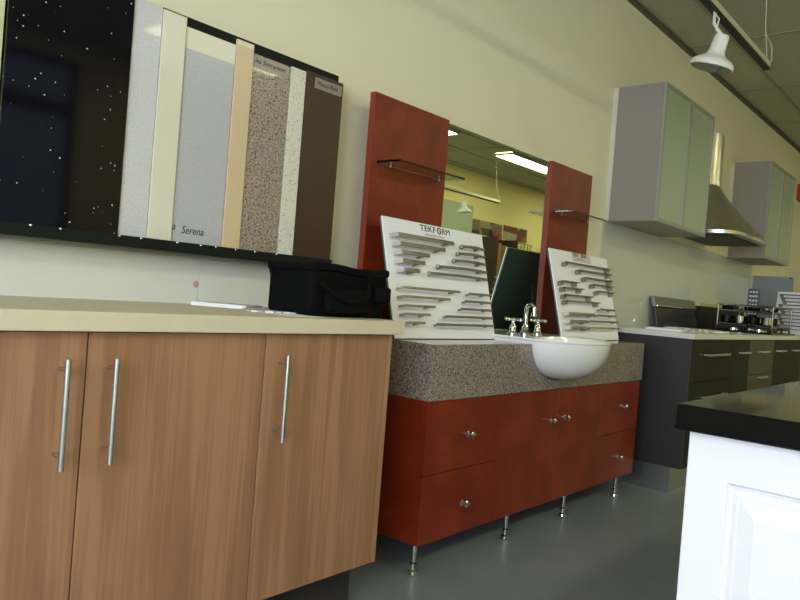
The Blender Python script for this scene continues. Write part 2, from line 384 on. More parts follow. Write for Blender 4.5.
for lab, x0, x1, zt, yf, mat in slabs:
    s = thing('stone_slab', ((x0+x1)/2, yf+.006, zb), lab, 'stone sample', 'stone sample slabs on the rack')
    obj('slab', MB().box(x0, x1-.0012, yf, yf+.014, zb, zt, .0012), mat, s)
    if mat is M_STGR:
        obj('top_band', MB().box(x0, x1-.0012, yf-.0008, yf, 1.665, zt-.001), M_STCR, s)
        text_obj('handwriting', 'Serena', .034, M_INK, face_M(-.49, yf-.0003, 1.118), s, shear=.25, sx=.85)
        text_obj('handwriting', 'a', .03, M_INK, face_M(-.536+.014, yf-.0003, 1.126), s, shear=.25)
    if mat is M_STBE:
        obj('top_edge_strip', MB().box(x0+.002, x1-.006, yf-.0008, yf, zt-.016, zt-.004), M_STCR, s)
    if mat is M_GRANP:
        l = obj('paper_label', MB().box(x0+.004, x1-.01, yf-.0012, yf, 1.682, 1.722, .0004), M_LABEL, s)
        text_obj('handwriting', 'ina Sierramont', .023, M_INK, face_M(x0+.008, yf-.0014, 1.697), l, shear=.3, sx=.92)
    if mat is M_STBR:
        l = obj('paper_label', MB().box(-.006, .126, yf-.0012, yf, 1.684, 1.722, .0004), plain('mauve label', (150, 136, 132), .6), s)
        text_obj('handwriting', 'Mocca Rimi', .022, M_INK, face_M(.004, yf-.0014, 1.697), l, shear=.3, sx=.95)

# bag on the worktop
def rounded_body(x0, x1, y0, y1, z0, z1, bev, bulge=.0):
    b = bmesh.new(); bmesh.ops.create_grid(b, x_segments=1, y_segments=1, size=1); b.free()
    mb = MB(); mb.box(x0, x1, y0, y1, z0, z1, bev, 3)
    for v in mb.bm.verts:
        u = (v.co.x-x0)/(x1-x0); w = (v.co.z-z0)/(z1-z0)
        v.co.z += bulge*math.sin(PI*min(max(u, 0), 1))*w
    return mb
bx0, bx1, by0, by1, bz = -.303, .02, -.475, -.275, .9045
g = thing('camera_bag', (-.14, -.33, bz), 'soft black nylon bag on the right end of the cream worktop', 'bag')
mb = MB(); mb.box(bx0, bx1, by0, by1, bz, bz+.137, .018, 3)
bmesh.ops.subdivide_edges(mb.bm, edges=[e for e in mb.bm.edges if e.calc_length() > .08], cuts=6, use_grid_fill=True)
for v in mb.bm.verts:
    if v.co.z > bz+.1: v.co.z += .006*math.sin(22*v.co.x+1)+.004*math.sin(40*v.co.y)
    elif v.co.z > bz+.02: v.co.y += .004*math.sin(26*v.co.x); v.co.x += .004*math.sin(30*v.co.y)
obj('body', mb, M_BAG, g, smooth=60)
mb = MB(); mb.box(bx0-.004, bx1+.003, by0-.006, by1+.004, bz+.126, bz+.15, .008, 3)
bmesh.ops.subdivide_edges(mb.bm, edges=[e for e in mb.bm.edges if e.calc_length() > .08], cuts=7, use_grid_fill=True)
for v in mb.bm.verts: v.co.z += .007*math.sin(17*(v.co.x-bx0)+.4)+.008*max(0, math.sin((v.co.x-bx0)*7.5-1.2))
obj('lid', mb, M_BAG2, g, smooth=60)
obj('zip_pull', MB().tube([(bx0-.004, by1-.02, bz+.142), (bx0-.014, by1-.026, bz+.128), (bx0-.012, by1-.03, bz+.112)], .003), M_BAG, g, smooth=60)
mb = MB(); mb.box(-.255, -.085, by0-.028, by0+.004, bz+.012, bz+.085, .012, 3); obj('front_pocket', mb, M_BAG2, g, smooth=50)
mb = MB(); mb.tube([(-.275, by0-.006, bz+.1), (-.25, by0-.03, bz+.07), (-.19, by0-.036, bz+.048), (-.13, by0-.034, bz+.05), (-.085, by0-.022, bz+.075), (-.075, by0-.006, bz+.1)], .008); obj('grab_handle', mb, M_BAG2, g, smooth=60)
mb = MB(); mb.box(-.05, .02, by0-.02, by0+.004, bz+.05, bz+.098, .006, 2); obj('side_pouch', mb, M_BAG2, g, smooth=50)
mb = MB(); mb.box(-.075, -.068, by0-.012, by0+.002, bz+.004, bz+.135, .002); obj('webbing_strap', mb, M_BAG2, g)

def sheet(name, x, y, z, w, d, rot, mat, lab, cat, grp=None, th=.0016, lift=0):
    b = MB(); n = 8; M = Matrix.Translation((x, y, z)) @ Matrix.Rotation(math.radians(rot), 4, 'Z')
    bm_ = bmesh.new(); bmesh.ops.create_grid(bm_, x_segments=n, y_segments=n, size=.5)
    for v in bm_.verts: v.co = Vector((v.co.x*w, v.co.y*d, lift*abs(v.co.x)**2*4))
    r = bmesh.ops.extrude_face_region(bm_, geom=bm_.faces[:])
    for v in r['geom']:
        if isinstance(v, bmesh.types.BMVert): v.co.z += th
    bmesh.ops.recalc_face_normals(bm_, faces=bm_.faces[:]); b.add(bm_, M)
    o = obj(name, b, mat, base=(x, y, z)); return tag(o, lab, cat, grp)
sheet('paper_sheet', -.33, -.12, .904, .18, .13, -60, M_PAPER, 'white leaflet lying furthest left on the cream worktop', 'paper', 'papers on the cream worktop', th=.011)
sheet('paper_sheet', -.30, -.29, .904, .2, .15, 62, M_PAPER2, 'printed sheet lying left of the black bag on the worktop', 'paper', 'papers on the cream worktop', th=.005)
sheet('paper_sheet', -.34, -.46, .904, .12, .11, 5, M_PAPER, 'plain white sheet tucked under the front of the black bag', 'paper', 'papers on the cream worktop', th=.001)

# ------------------------------------------------------------------ red vanity
VX0, VX1, VF, VB, VT = .275, 2.127, -.480, .117, .6234
v = thing('vanity_cabinet', (1.2, -.25, 0), 'red mottled vanity cabinet on chrome legs under the granite top', 'cabinet')
obj('body', MB().box(VX0, VX0+.018, VF+.02, -.03, VB, VT, .001).box(VX1-.018, VX1, VF+.02, -.03, VB, VT, .001).box(VX0+.018, VX1-.018, VF+.022, -.03, VB, VB+.018).box(VX0+.018, VX1-.018, -.05, -.03, VB+.018, VT).box(.742, .748, VF+.022, -.05, VB+.018, VT).box(1.657, 1.663, VF+.022, -.05, VB+.018, VT), M_RED, v)
def knob(x, z, parent):
    b = MB(); b.lathe([(.0, 0), (.011, 0), (.011, .003), (.005, .005), (.0045, .016), (.012, .02), (.0125, .025), (.008, .029), (0, .03)], (x, VF, z), (0, -1, 0))
    b.cyl((x-.014, VF-.024, z), (x+.014, VF-.024, z), .005, seg=12)
    return obj('knob', b, M_CHROME, parent, smooth=40)
for name, x0, x1, z0, z1, kx, kz in (('drawer', VX0, .743, .3625, VT-.001, .527, .487), ('drawer', VX0, .743, VB, .3595, .522, .230),
    ('door', .7465, 1.2185, VB, VT-.001, 1.157, .484), ('door', 1.2205, 1.658, VB, VT-.001, 1.285, .489),
    ('drawer', 1.6615, VX1, .3625, VT-.001, 1.917, .495), ('drawer', 1.6615, VX1, VB, .3595, 1.907, .231)):
    p = obj(name, MB().box(x0, x1, VF, VF+.0195, z0, z1, .0014), M_RED, v); knob(kx, kz, p)
for x in (.312, .918, 1.424, 2.004):
    for y in (-.44, -.09):
        b = MB(); b.lathe([(0, VB), (.021, VB), (.021, VB-.004), (.012, VB-.007), (.0085, .07), (.0075, .045), (.014, .04), (.014, .034), (.009, .03), (.009, .02), (.016, .014), (.018, .004), (.012, 0), (0, 0)], (x, y, 0))
        obj('leg', b, M_CHROME, v, smooth=35)

# basin outline and the granite top cut to fit it
BC = (1.215, -.487)
def basin_outline(k, a=.280, bb=.188, back=-.185, n=40):
    """plan at shrink factor k: a half-ellipse in front, straight sides to the back"""
    pts = []
    for i in range(n+1):
        t = PI*i/n
        pts.append((BC[0]-a*k*math.cos(t), BC[1]-bb*k*math.sin(t)))
    pts += [(BC[0]+a*k, BC[1]+.01), (BC[0]+a*k, BC[1]+(back-BC[1])*k), (BC[0]-a*k, BC[1]+(back-BC[1])*k), (BC[0]-a*k, BC[1]+.01)]
    return pts
def bowl(zr, depth, k0, n=14, flip=False, bm_=None):
    rings = []
    for j in range(n+1):
        t = PI/2*j/n
        k = k0*max(math.cos(t)**.78, .02); z = zr-depth*math.sin(t)**1.06
        rings.append([bm_.verts.new((x, y, z)) for x, y in basin_outline(k)])
    m_ = len(rings[0])
    for A, B in zip(rings, rings[1:]):
        for k in range(m_): bm_.faces.new((A[k], A[(k+1) % m_], B[(k+1) % m_], B[k]))
    bm_.faces.new(rings[-1]); return rings[0]
sl = MB(); sl.box(.2685, 2.1336, -.487, -.001, .6234, .822, .0015)
slab = obj('granite_benchtop', sl, M_GRAN, base=(1.2, -.25, .6234))
cb = bmesh.new(); top = bowl(.835, .172, 1.003, bm_=cb)
up = [cb.verts.new((w_.co.x, w_.co.y, .95)) for w_ in top]; m_ = len(top)
for k in range(m_): cb.faces.new((top[k], top[(k+1) % m_], up[(k+1) % m_], up[k]))
cb.faces.new(up); bmesh.ops.recalc_face_normals(cb, faces=cb.faces[:])
bmesh.ops.translate(cb, verts=cb.verts[:], vec=(-1.2, .25, -.6234))
cm = bpy.data.meshes.new('cut'); cb.to_mesh(cm); cb.free(); co = bpy.data.objects.new('cut', cm); COL.objects.link(co); co.location = (1.2, -.25, .6234)
md = slab.modifiers.new('b', 'BOOLEAN'); md.operation = 'DIFFERENCE'; md.object = co; md.solver = 'EXACT'
bpy.context.view_layer.update(); dg = bpy.context.evaluated_depsgraph_get()
nm = bpy.data.meshes.new_from_object(slab.evaluated_get(dg)); slab.modifiers.clear(); slab.data = nm
bpy.data.objects.remove(co)
tag(slab, 'thick brown speckled granite benchtop on the red vanity', 'benchtop')

RZ = .846
bs = thing('wash_basin', (1.215, -.45, .822), 'white semi-recessed ceramic basin bulging from the granite front', 'basin')
bb_ = bmesh.new()
outer_top = bowl(.834, .168, .985, bm_=bb_)
def ring(k, z): return [bb_.verts.new((x, y, z)) for x, y in basin_outline(k)]
def join(A, B):
    n_ = len(A)
    for k in range(n_): bb_.faces.new((A[k], A[(k+1) % n_], B[(k+1) % n_], B[k]))
r1 = ring(1.012, .836); r2 = ring(1.02, .841); r3 = ring(1.01, RZ); join(outer_top, r1); join(r1, r2); join(r2, r3)
# inner opening: an ellipse toward the front, leaving the tap deck behind
def inner(k, z, n=40):
    m_ = len(r3); out = []
    for x, y in basin_outline(1):
        dx, dy = x-1.215, y+.50
        ang = math.atan2(dy/.9, dx)
        out.append(bb_.verts.new((1.215+.235*k*math.cos(ang), -.505+.15*k*math.sin(ang), z)))
    return out
prev = r3
for k, z in ((1, RZ-.002), (.96, RZ-.02), (.86, RZ-.07), (.66, RZ-.112), (.35, RZ-.13), (.08, RZ-.135)):
    q = inner(k, z); join(prev, q); prev = q
bb_.faces.new(prev)
bmesh.ops.recalc_face_normals(bb_, faces=bb_.faces[:])
mb = MB(); mb.add(bb_); obj('bowl', mb, M_CER, bs, smooth=50)
obj('waste', MB().lathe([(0, 0), (.022, 0), (.022, .003), (.012, .005), (0, .005)], (1.215, -.505, RZ-.135)), M_CHROME, bs, smooth=40)

tp = thing('basin_tap', (1.22, -.28, RZ), 'chrome swan-neck tap with two cross handles on the white basin', 'tap')
for x in (1.112, 1.335):
    b = MB(); b.lathe([(0, 0), (.026, 0), (.026, .004), (.017, .012), (.014, .02), (.016, .026), (.013, .036), (.008, .044), (.007, .058), (.011, .062), (.011, .07), (.006, .074), (0, .075)], (x, -.28, RZ))
    for dx, dy in ((1, 0), (0, 1)):
        b.cyl((x-.034*dx, -.28-.034*dy, RZ+.066), (x+.034*dx, -.28+.034*dy, RZ+.066), .0042, seg=10)
        for s_ in (-1, 1): b.sphere((x+s_*.037*dx, -.28+s_*.037*dy, RZ+.066), .0085)
    obj('cross_handle', b, M_CHROME, tp, smooth=45)
b = MB(); b.lathe([(0, 0), (.028, 0), (.028, .004), (.019, .012), (.014, .022), (.017, .028), (.013, .036), (.0105, .045), (0, .046)], (1.22, -.28, RZ))
pts = [(1.22, -.28, RZ+.04), (1.22, -.28, RZ+.085), (1.22, -.28, RZ+.116)]
for i in range(1, 11):
    a = PI*i/10; pts.append((1.22+.0*i, -.28-.02+.02*math.cos(a), RZ+.116+.02*math.sin(a)))
pts.append((1.22, -.321, RZ+.1)); b.tube(pts, [.0105]*4+[.0098]*(len(pts)-5)+[.0105], 16)
b.lathe([(0, 0), (.013, 0), (.0145, .006), (.013, .014), (.0, .016)], (1.22, -.321, RZ+.084))
obj('spout', b, M_CHROME, tp, smooth=45)

# red upright panels, mirror, glass shelves
PF, PT = -.115, 1.742
for x0, x1, lab in ((.277, .742, 'red mottled upright panel left of the mirror'), (1.650, 2.113, 'red mottled upright panel right of the mirror')):
    p = thing('red_panel', ((x0+x1)/2, -.1, .822), lab, 'panel', 'red panels beside the mirror')
    obj('board', MB().box(x0, x1, PF, PF+.028, .8225, PT, .002), M_RED, p)
    obj('edge_strip', MB().box(x0-.0015, x0, PF+.001, PF+.028, .8225, PT), M_REDE, p)
    obj('batten', MB().box(x0+.2, x0+.24, PF+.028, -.001, .8225, PT-.12).box(x1-.1, x1-.06, PF+.028, -.001, .8225, PT-.12), M_CARC, p)
    gs = obj('glass_shelf', MB().box(x0+.03, x1-.02, PF-.118, PF-.002, 1.478, 1.486, .001), M_GLASS, p)
    for xx in (x0+.08, x1-.08):
        obj('shelf_bracket', MB().cyl((xx, PF, 1.472), (xx, PF-.03, 1.472), .006, seg=12), M_CHROME, gs)
mr = thing('wall_mirror', (1.196, -.09, .822), 'large frameless mirror between the two red panels', 'mirror')
obj('mirror_glass', MB().box(.745, 1.647, -.098, -.093, .8225, 1.735), M_MIRR, mr)
obj('mirror_backing', MB().box(.745, 1.647, -.0925, -.002, .8225, 1.73), M_CARC, mr)

# two display boards of pull handles
def display_board(x0, yb, zb_, lab, rows, styles, logo, w=.66, t=.114, h=.451, turn=False, grp='white handle display boards'):
    L_ = math.hypot(t, h)
    ex = Vector((1, 0, 0)); ez = Vector((0, t, h)).normalized(); ey = ex.cross(ez)*-1   # ey points at the viewer side (-y)
    if ey.y > 0: ey = -ey
    # local (u, out, v) -> world
    M = Matrix(((ex.x, -ey.x, ez.x, x0), (ex.y, -ey.y, ez.y, yb), (ex.z, -ey.z, ez.z, zb_), (0, 0, 0, 1)))
    if turn:   # the board stands square to the wall and faces left
        M = Matrix.Translation((x0, yb, zb_)) @ Matrix.Rotation(-PI/2, 4, 'Z') @ Matrix.Translation((-x0, -yb, -zb_)) @ M
    c_ = M @ Vector((w/2, 0, 0))
    T = thing('handle_display_board', (c_.x, c_.y, zb_), lab, 'display board', grp)
    # local y runs away from the viewer: the front face is y=0, in front of it y<0
    obj('front_panel', MB().box(0, w, 0, .006, .003, L_, .001, M=M), M_BRDW, T)
    obj('back_panel', MB().box(.001, w-.001, .0061, .014, .003, L_-.001, M=M), M_BRDB, T)
    P0 = M @ Vector((w/2, .014, L_*.62)); foot = Vector((P0.x+.055, P0.y, zb_)) if turn else Vector((P0.x, P0.y+.055, zb_))
    obj('rear_strut', MB().tube([P0, foot+Vector((0, 0, .004))], .006), M_BRDB, T)
    for (u0, u1, vv), st in zip(rows, styles):
        b = MB()
        if st == 'flat':      # wide flat bar whose left end folds back to the board
            b.box(u0+.012, u1, -.03, -.026, vv-.008, vv+.008, .001, M=M)
            b.prism([(u0-.004, -.001), (u0+.0, -.001), (u0+.016, -.026), (u0+.012, -.03)], 'z', vv-.008, vv+.008, M=M)
            b.box(u1-.05, u1-.036, -.027, 0, vv-.01, vv-.004, M=M)
        elif st == 'thin':
            b.box(u0+.012, u1, -.03, -.025, vv-.0045, vv+.0045, .001, M=M)
            b.prism([(u0-.004, -.001), (u0+.0, -.001), (u0+.016, -.025), (u0+.012, -.03)], 'z', vv-.0045, vv+.0045, M=M)
            b.box(u1-.045, u1-.035, -.027, 0, vv-.006, vv-.001, M=M)
        elif st == 'arch':
            n = 10; pts = []
            for i in range(n+1):
                s_ = i/n; pts.append((u0+(u1-u0)*s_, -.018-.012*math.sin(PI*s_), vv))
            b.tube(pts, .006, M=M)
            for uu in (u0+.012, u1-.05 if u1-u0 > .12 else u1-.03): b.cyl((uu, -.02, vv-.002), (uu, .0, vv-.002), .006, seg=12, M=M)
            b.cyl((u0, -.016, vv-.007), (u0, -.016, vv+.007), .0075, seg=12, M=M)
        elif st in ('rod', 'brass'):
            b.cyl((u0, -.03, vv), (u1, -.03, vv), .0052, seg=14, M=M)
            for uu in (u0+.018, u1-.03): b.cyl((uu, -.03, vv), (uu, .0, vv), .004, seg=10, M=M)
        elif st == 'ledge':   # shelf-like pull: flat top plate on two feet
            b.box(u0, u1, -.036, -.008, vv+.0025, vv+.0065, .001, M=M)
            for uu in (u0+.006, u1-.035): b.box(uu, uu+.028, -.022, 0, vv-.014, vv+.003, .001, M=M)
        obj('pull_handle', b, M_BRASS if st == 'brass' else M_NICK, T, smooth=40)
    return T, M
rowsA = [(.035, .4, .392), (.042, .335, .358), (.045, .226, .325), (.045, .192, .292), (.048, .153, .258),
  (.036, .4, .19), (.036, .328, .156), (.038, .224, .122), (.038, .187, .09), (.04, .15, .058),
  (.47, .632, .39), (.435, .629, .357), (.4, .628, .324), (.288, .628, .290), (.227, .625, .258),
  (.462, .612, .186), (.427, .612, .153), (.392, .612, .12), (.285, .612, .087), (.218, .612, .054)]
T1, M1 = display_board(.28, -.303, .822, 'white handle display board on the granite left of the basin', rowsA, ['flat']*5+['thin']*5+['arch']*5+['rod']*5, None)
def on_board(M, u, v_, out=.0006):   # text plane: x along u, y along v, facing the viewer
    return M @ Matrix(((1, 0, 0, u), (0, 0, -1, -out), (0, 1, 0, v_), (0, 0, 0, 1)))
text_obj('printed_logo', 'TEKF', .036, M_INK, on_board(M1, .220, .434), T1, sx=1.3)
text_obj('printed_logo', 'RM', .036, M_INK, on_board(M1, .364, .434), T1, sx=1.12)
b = MB(); b.lathe([(.0095, 0), (.0145, 0), (.0145, .0008), (.0095, .0008), (.0095, 0)], (0, 0, 0), M=on_board(M1, .346, .446)); obj('printed_emblem', b, M_INK, T1)
obj('emblem_mark', MB().box(-.012, .012, -.0016, .0016, 0, .001, M=on_board(M1, .346, .446) @ Matrix.Rotation(-.6, 4, 'Z')), M_INKR, T1)
text_obj('printed_line', 'www.tekform.com.au', .0145, M_INKP, on_board(M1, .247, .417), T1)
rowsB = [(.097, .63, .391), (.23, .631, .36), (.287, .631, .323), (.369, .634, .292), (.412, .635, .258),
  (.025, .208, .289), (.03, .248, .257), (.032, .347, .221), (.034, .421, .192),
  (.038, .345, .13), (.037, .25, .093), (.035, .257, .06),
  (.415, .593, .162), (.379, .6, .129), (.273, .615, .096), (.215, .615, .062)]
T2, M2 = display_board(1.487, -.336, .822, 'white handle display board on the granite right of the basin', rowsB, ['ledge']*9+['flat']*3+['rod']*2+['rod', 'brass'], None)
obj('logo_label', MB().box(.235, .445, -.0008, 0, .418, .4645, M=M2), plain('logo label', (206, 204, 204), .5), T2)
text_obj('printed_logo', 'TEKF', .027, M_INK, on_board(M2, .241, .444, .0012), T2, sx=1.16)
text_obj('printed_logo', 'RM', .027, M_INK, on_board(M2, .365, .444, .0012), T2, sx=.92)
b = MB(); b.lathe([(.005, 0), (.012, 0), (.012, .0008), (.005, .0008), (.005, 0)], (0, 0, 0), M=on_board(M2, .349, .453, .001)); obj('printed_emblem', b, M_INKR, T2)
text_obj('printed_line', 'www.tekform.com.au', .0135, M_INKP, on_board(M2, .26, .426, .0012), T2)

# ------------------------------------------------------------------ kitchen run at right
KF = -.660
kz0, kz1 = .142, .8625
k = thing('kitchen_base_cabinet', (4.17, -.33, 0), 'long charcoal kitchen base unit with taupe drawers under pale worktop', 'cabinet')
obj('body', MB().box(2.372, 6.3, KF+.02, -.02, kz0, kz1), M_CARC, k)
obj('side_panel', MB().box(2.352, 2.371, KF, -.02, kz0, kz1, .001), M_DARK, k)
obj('kickboard', MB().box(2.36, 6.3, -.60, -.56, 0, kz0, .001).box(2.353, 2.36, -.60, -.02, 0, kz0), M_STEEL, k)
def kfront(name, x0, x1, z0, z1, mat, hs):
    p = obj(name, MB().box(x0, x1-.003, KF, KF+.0195, z0, z1-.003, .001), mat, k)
    for hx, hw, hz in hs:
        b = MB(); b.box(hx-hw/2, hx+hw/2, KF-.03, KF-.024, hz-.006, hz+.006, .0015)
        for s_ in (-1, 1): b.box(hx+s_*(hw/2-.015)-.005, hx+s_*(hw/2-.015)+.005, KF-.025, KF, hz-.004, hz+.004)
        obj('handle', b, M_STEEL, p)
for z0, z1 in ((.62, kz1), (.38, .62), (kz0, .38)):
    kfront('drawer', 2.372, 3.14, z0, z1, M_DARKF, [(2.79, .42, z1-.09)])
    kfront('drawer', 3.52, 4.165, z0, z1, M_OLIVE, [(3.86, .16, z1-.085 if z1 > .8 else z1-.022)])
kfront('door', 3.14, 3.52, kz0, kz1, M_DARKF, [(3.36, .2, .777)])
kfront('door', 4.165, 4.6, kz0, kz1, M_DARKF, [(4.33, .2, .779)])
kfront('door', 4.6, 5.05, kz0, kz1, M_DARKF, [(4.83, .2, .779)])
for z0, z1 in ((.5, kz1), (kz0, .5)): kfront('drawer', 5.05, 5.53, z0, z1, M_OLIVE, [(5.3, .16, z1-.085)])
kfront('door', 5.53, 6.3, kz0, kz1, M_DARKF, [(5.75, .2, .779)])
tag(obj('kitchen_worktop', MB().box(2.345, 6.3, -.676, -.009, .863, .893, .002), M_KTOP, base=(4.1, -.34, .863)), 'pale worktop on the charcoal kitchen base unit', 'worktop')
struct('trim_4', MB().box(2.53, 5.9, -.0085, 0, .893, 1.545, .001), M_SPLASH)
struct('trim_5', MB().box(2.505, 2.53, -.012, 0, .9, 1.535), M_WEDGE)

def wall_cabinet(x0, x1, z0, z1, seam, lab, d=.332):
    c = thing('wall_cabinet', ((x0+x1)/2, -d/2, z0), lab, 'cabinet', 'wall cabinets with frosted doors')
    b = MB(); b.box(x0, x1, -d+.02, -.001, z0, z1, .001); obj('body', b, M_GREY, c)
    obj('back_edge', MB().box(x0-.002, x0, -.03, -.001, z0, z1), M_WEDGE, c)
    for a, e in ((x0, seam), (seam, x1)):
        a += .0015; e -= .0015; fw_ = .024
        dd = obj('door', MB().box(a, a+fw_, -d, -d+.0195, z0, z1, .001).box(e-fw_, e, -d, -d+.0195, z0, z1, .001).box(a+fw_, e-fw_, -d, -d+.0195, z0, z0+fw_).box(a+fw_, e-fw_, -d, -d+.0195, z1-fw_, z1), M_ALU, c)
        obj('glass_panel', MB().box(a+fw_-.002, e-fw_+.002, -d+.006, -d+.012, z0+fw_-.002, z1-fw_+.002), M_FROST, dd)
    return c
wall_cabinet(2.549, 3.452, 1.541, 2.375, 2.995, 'grey wall cabinet with two frosted doors, left of the range hood')
wall_cabinet(5.016, 5.885, 1.533, 2.372, 5.45, 'grey wall cabinet with frosted doors, right of the range hood')

# range hood
h = thing('range_hood', (3.98, -.25, 1.58), 'stainless steel range hood with flared canopy and square chimney', 'range hood')
hx0, hx1, hd = 3.535, 4.5, .5
cx0, cx1, cd = 3.80, 4.13, .24
def hood_plan(xa, xb, d, p, n=28):
    """half a super-ellipse bulging to the front, flat on the wall"""
    xm, a_ = (xa+xb)/2, (xb-xa)/2; out = []
    for i in range(n+1):
        t = PI*i/n; cx_, sx_ = math.cos(t), math.sin(t)
        out.append((xm-a_*math.copysign(abs(cx_)**(2/p), cx_), -.001-(d-.001)*sx_**(2/p)))
    return out
def loft(levels):
    bm_ = bmesh.new(); rings = [[bm_.verts.new((x, y, z)) for x, y in pl] for pl, z in levels]
    for A, B in zip(rings, rings[1:]):
        for q in range(len(A)): bm_.faces.new((A[q], A[(q+1) % len(A)], B[(q+1) % len(A)], B[q]))
    bm_.faces.new(rings[0]); bm_.faces.new(rings[-1]); bmesh.ops.recalc_face_normals(bm_, faces=bm_.faces[:])
    mb = MB(); mb.add(bm_); return mb
lv = []
for i in range(15):
    s_ = i/14; e_ = (1-s_)**1.18
    lv.append((hood_plan(cx0+(hx0-cx0)*e_, cx1+(hx1-cx1)*e_, cd+(hd-cd)*e_, 2.5+4*e_), 1.612+.373*s_))
obj('canopy', loft(lv), M_HOOD, h, smooth=40)
obj('canopy_lip', loft([(hood_plan(hx0, hx1, hd, 6.5), 1.582), (hood_plan(hx0-.004, hx1+.004, hd+.004, 6.5), 1.585), (hood_plan(hx0-.004, hx1+.004, hd+.004, 6.5), 1.608), (hood_plan(hx0, hx1, hd, 6.5), 1.612)]), M_HOOD, h, smooth=40)
obj('grease_filter', MB().box(hx0+.08, hx1-.08, -hd+.06, -.06, 1.574, 1.582), M_BLKM, h)
obj('chimney', loft([(hood_plan(cx0, cx1, cd, 2.3), 1.985), (hood_plan(cx0, cx1, cd, 2.3), 2.37)]), M_HOOD, h, smooth=40)
b = MB()
for i in range(4): b.cyl((3.80+i*.05, -hd-.004, 1.599), (3.80+i*.05, -hd-.01, 1.599), .008, seg=12)
obj('push_button', b, M_CHROME, h)

# things on the kitchen worktop
KZ = .893
a = thing('appliance_panel', (3.78, -.07, KZ), 'black glass appliance panel with a steel top band leaning against the splashback', 'panel')
MS = Matrix(((1, 0, 0, 0), (0, 1, .22, -.22*KZ), (0, 0, 1, 0), (0, 0, 0, 1)))   # leans back
obj('black_glass', MB().box(3.36, 4.2, -.088, -.07, KZ, 1.035, .003, M=MS), M_BLK, a)
obj('steel_band', MB().box(3.355, 4.205, -.095, -.066, 1.0352, 1.11, .004, M=MS), plain('dull steel band', (118, 118, 112), .4, metal=.6), a)
obj('front_bar', MB().box(3.365, 4.195, -.108, -.0951, 1.04, 1.053, .003, M=MS), M_CHROME, a)
a = thing('dark_shelf_box', (4.8, -.05, KZ), 'low dark box with a cream top along the splashback behind the hob', 'box')
obj('body', MB().box(4.23, 5.5, -.075, -.012, KZ, 1.075, .002), M_DARKF, a)
obj('top_board', MB().box(4.225, 5.51, -.082, -.012, 1.075, 1.105, .002), plain('cream board', (206, 192, 138), .4), a)
# gas hob
hb = thing('gas_hob', (4.6, -.4, KZ), 'black gas hob on the pale kitchen worktop under the chrome rack', 'hob')
obj('base_plate', MB().box(4.2, 5.0, -.62, -.19, KZ, KZ+.014, .004), M_BLK, hb)
for x, y in ((4.36, -.5), (4.36, -.31), (4.8, -.5), (4.8, -.31)):
    obj('burner', MB().lathe([(0, 0), (.05, 0), (.05, .01), (.034, .014), (.034, .02), (0, .022)], (x, y, KZ+.014)), M_CHROME, hb, smooth=35)
for x0, x1 in ((4.23, 4.5), (4.66, 4.93)):
    b = MB()
    for y in (-.59, -.405, -.22): b.box(x0, x1, y-.006, y+.006, KZ+.034, KZ+.046)
    for x in (x0+.006, (x0+x1)/2, x1-.006): b.box(x-.006, x+.006, -.59, -.22, KZ+.034, KZ+.046)
    for x in (x0+.006, x1-.006):
        for y in (-.59, -.22): b.box(x-.006, x+.006, y-.006, y+.006, KZ+.014, KZ+.036)
    obj('trivet', b, M_BLKM, hb)
for i in range(4):
    obj('knob', MB().lathe([(0, 0), (.018, 0), (.016, .02), (0, .022)], (4.58, -.56+i*.07, KZ+.014)), M_CHROME, hb, smooth=35)
# chrome rack standing on it
rx0, rx1, ry0, ry1, rz = 4.31, 4.9, -.60, -.2, KZ+.046
rk = thing('wire_rack', (4.6, -.4, rz), 'two-tier chrome wire rack standing on the black gas hob', 'rack')
def hoop(z, r=.0065):
    return MB().tube([(rx0, ry0, z), (rx1, ry0, z), (rx1, ry1, z), (rx0, ry1, z), (rx0, ry0+.001, z)], r, 10)
for z in (rz+.015, rz+.12, rz+.165): obj('rail', hoop(z), M_DCHR, rk, smooth=50)
for x in (rx0, rx1):
    for y in (ry0, ry1): obj('post', MB().cyl((x, y, rz), (x, y, rz+.17), .0065, seg=10), M_DCHR, rk, smooth=40)
for i in range(9):
    y = ry0+(ry1-ry0)*(i+.5)/9
    obj('cross_wire', MB().cyl((rx0, y, rz+.015), (rx1, y, rz+.015), .004, seg=8).cyl((rx0, y, rz+.12), (rx1, y, rz+.12), .004, seg=8), M_DCHR, rk, smooth=40)
pan = {}
for tier in (0, 1):
    for col in (0, 1):
        for row in range(4):
            x, y = 4.385+col*.13, -.545+row*.098; zz = rz+(.0192, .1252)[tier]; hh = (.062, .03)[tier]; black = (row+col) % 2
            key = (tier, black)
            lab = ('small %s pan on the %s tier of the chrome rack' % ('black' if black else 'polished', ('lower', 'upper')[tier]))
            if key not in pan:
                o = obj('small_pan', MB().lathe([(0, 0), (.03, 0), (.042, .008), (.046, hh), (.043, hh), (.039, .011), (.028, .004), (0, .004)], (x, y, zz)), M_BLK if black else M_CHROME, base=(x, y, zz), smooth=40)
                pan[key] = tag(o, lab, 'pan', 'small %s pans on the %s tier of the chrome rack' % ('black' if black else 'polished', ('lower', 'upper')[tier]))
            else:
                o = pan[key].copy(); COL.objects.link(o); o.location = (x, y, zz)
sheet('brochure', 2.62, -.42, KZ, .24, .2, 12, M_PAPER, 'white brochure nearest the left end of the kitchen worktop', 'paper', 'papers on the kitchen worktop', th=.012)
sheet('brochure', 2.96, -.44, KZ, .24, .2, -14, M_PAPER2, 'printed brochure lying in the middle of the worktop papers', 'paper', 'papers on the kitchen worktop', th=.018)
sheet('brochure', 3.3, -.46, KZ, .26, .2, 8, M_PAPER, 'white sheet lying nearest the gas hob', 'paper', 'papers on the kitchen worktop', th=.01)
